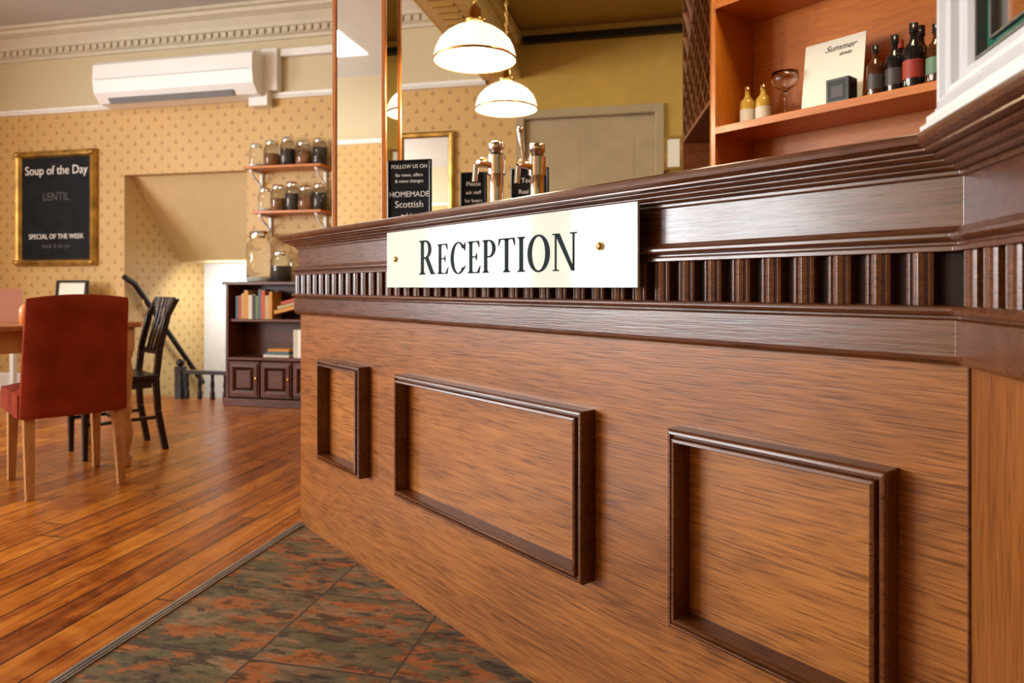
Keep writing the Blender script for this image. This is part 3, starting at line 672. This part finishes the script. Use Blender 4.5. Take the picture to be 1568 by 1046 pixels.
# upholstered chair
def red_chair(px,py,fx,fy):
    m=MB(facing(px,py,fx,fy))
    for sx in(-1,1):
        m.hexa([(sx*.180-.016,-.075,0),(sx*.180+.016,-.075,0),(sx*.180+.016,-.043,0),(sx*.180-.016,-.043,0)],[(sx*.175-.022,-.02,.37),(sx*.175+.022,-.02,.37),(sx*.175+.022,.03,.37),(sx*.175-.022,.03,.37)],M_lightw)
        m.hexa([(sx*.180-.015,.375,0),(sx*.180+.015,.375,0),(sx*.180+.015,.405,0),(sx*.180-.015,.405,0)],[(sx*.175-.022,.36,.37),(sx*.175+.022,.36,.37),(sx*.175+.022,.41,.37),(sx*.175-.022,.41,.37)],M_lightw)
    nx,nz=12,12; W0,W1=.212,.200
    fr=[];bk=[]
    for j in range(nz+1):
        t=j/nz; z=.35+.55*t; lean=-.01-.085*t**1.3; w=W0+(W1-W0)*t; th=.075-.02*t
        for i in range(nx+1):
            u=-1+2*i/nx; ed=(1-abs(u)**6); tp=1-max(0,(t-.9)/.1)**2*.7; zz=z-(.018*u*u if t>.85 else 0)*(t-.85)/.15
            k=th/2*(.45+.55*ed)*tp
            bow=-.018*(1-u*u)
            fr.append((u*w,lean+k+bow,zz)); bk.append((u*w,lean-k+bow,zz))
    o=(nx+1)*(nz+1); q=[]
    for j in range(nz):
        for i in range(nx):
            a=j*(nx+1)+i; q.append((a,a+1,a+nx+2,a+nx+1)); q.append((o+a,o+a+nx+1,o+a+nx+2,o+a+1))
    for j in range(nz):
        a=j*(nx+1); q.append((a,a+nx+1,o+a+nx+1,o+a)); b=a+nx; q.append((b,o+b,o+b+nx+1,b+nx+1))
    for i in range(nx):
        q.append((i,o+i,o+i+1,i+1)); a=nz*(nx+1)+i; q.append((a,a+1,o+a+1,o+a))
    m.add(fr+bk,q,M_red,True)
    sx_,N=.218,10; top=[];bot=[]
    for j in range(N+1):
        for i in range(N+1):
            u=-1+2*i/N;v=-1+2*j/N; dz=.03*(1-u**4)*(1-v**4)
            top.append((u*sx_,.205+v*.215,.455+dz)); bot.append((u*sx_,.205+v*.215,.35))
    q=[];o=(N+1)**2
    for j in range(N):
        for i in range(N):
            a=j*(N+1)+i; q.append((a,a+1,a+N+2,a+N+1)); q.append((o+a,o+a+N+1,o+a+N+2,o+a+1))
        a=j*(N+1); q.append((a,a+N+1,o+a+N+1,o+a)); b=a+N; q.append((b,o+b,o+b+N+1,b+N+1))
    for i in range(N): q.append((i,o+i,o+i+1,i+1)); a=N*(N+1)+i; q.append((a,a+1,o+a+1,o+a))
    m.add(top+bot,q,M_red,False)
    m.out('upholstered_dining_chair',.006,3)
red_chair(-2.66,2.645,-n1.x,-n1.y)
def wood_chair(px,py,fx,fy):
    m=MB(facing(px,py,fx,fy)@Matrix.Diagonal((.9,1,.9,1)))
    def post(x):
        P=[(0,-.05,0),(0,-.01,.25),(0,0,.45),(0,-.02,.65),(0,-.06,.85),(0,-.11,.96)]
        for i in range(5):
            a,b=P[i],P[i+1]; r=.017
            m.hexa([(x-r,a[1]-r,a[2]),(x+r,a[1]-r,a[2]),(x+r,a[1]+r,a[2]),(x-r,a[1]+r,a[2])],[(x-r,b[1]-r,b[2]),(x+r,b[1]-r,b[2]),(x+r,b[1]+r,b[2]),(x-r,b[1]+r,b[2])],M_dark)
    post(-.18);post(.18)
    for z,hh,y in((.90,.07,-.085),(.60,.035,-.015)):
        for i in range(6):
            x0=-.18+.06*i;x1=x0+.06; f=lambda x:y-.02*(1-(x/.18)**2)
            m.hexa([(x0,f(x0)-.009,z),(x1,f(x1)-.009,z),(x1,f(x1)+.009,z),(x0,f(x0)+.009,z)],[(x0,f(x0)-.024,z+hh),(x1,f(x1)-.024,z+hh),(x1,f(x1)-.006,z+hh),(x0,f(x0)-.006,z+hh)],M_dark)
    for x in(-.1,-.035,.035,.1): m.hexa([(x-.014,-.035,.62),(x+.014,-.035,.62),(x+.014,-.022,.62),(x-.014,-.022,.62)],[(x-.014,-.10,.91),(x+.014,-.10,.91),(x+.014,-.088,.91),(x-.014,-.088,.91)],M_dark)
    m.box(-.21,.21,-.005,.38,.455,.485,M_dark); m.box(-.185,.185,.02,.36,.40,.455,M_dark)
    for x in(-.175,.175):
        m.cyl((x,.35,0),(x,.35,.42),.014,.021,M_dark,12); m.box(x-.009,x+.009,-.0,.35,.2,.222,M_dark)
    m.box(-.17,.17,.16,.18,.2,.222,M_dark)
    m.out('wooden_dining_chair',.004)
wood_chair(-2.97,3.46,-n2.x,-n2.y)

# ------------------------------------------------------------ lights
def area(nm,p,tgt,sx,sy,e,c):
    l=bpy.data.lights.new(nm,'AREA'); l.shape='RECTANGLE'; l.size=sx; l.size_y=sy; l.energy=e; l.color=c
    o=bpy.data.objects.new(nm,l); o.location=p; d=Vector(tgt)-Vector(p); o.rotation_euler=d.to_track_quat('-Z','Y').to_euler(); COL.objects.link(o); return o
for k,(a,b) in enumerate(W):
    o=area('window_daylight',(-6.66,(a+b)/2,1.72),(0,(a+b)/2,1.72),b-a,1.7,[185,245,115][k],(.95,.98,1))
area('ceiling_fill',(-3.8,2.6,3.1),(-3.8,2.6,0),.6,.6,26,(1,.90,.74))  # added warm fill over the dining side, no fitting there
area('ceiling_fill',(-3.0,-1.0,3.1),(-3.0,-1.0,0),.6,.6,16,(1,.90,.74))  # second added fill, behind the camera
area('bar_ceiling_fill',(.1,3.9,2.8),(.1,3.9,0),.5,.5,10,(1,.84,.58))  # added fill to brighten the bar, no lamp modelled
area('shelf_light',(.55,2.1,2.75),(.85,2.6,1.6),.4,.4,18,(1,.82,.55))
area('stair_light',(-3.95,5.6,1.1),(-3.95,6.1,.4),.6,.2,12,(.9,.96,1))
w=bpy.data.worlds.new('world'); S.world=w; w.use_nodes=True; w.node_tree.nodes['Background'].inputs[0].default_value=(.8,.9,1,1); w.node_tree.nodes['Background'].inputs[1].default_value=1.0

# ------------------------------------------------------------ camera
cd=bpy.data.cameras.new('camera'); cam=bpy.data.objects.new('camera',cd); COL.objects.link(cam)
cam.location=(0,0,.93); cam.rotation_euler=(math.radians(90),0,math.radians(12.6))
cd.sensor_width=36; cd.lens=24.1; cd.shift_y=-.0528; cd.clip_start=.02
cd.dof.use_dof=True; cd.dof.focus_distance=1.4; cd.dof.aperture_fstop=5.0
S.camera=cam
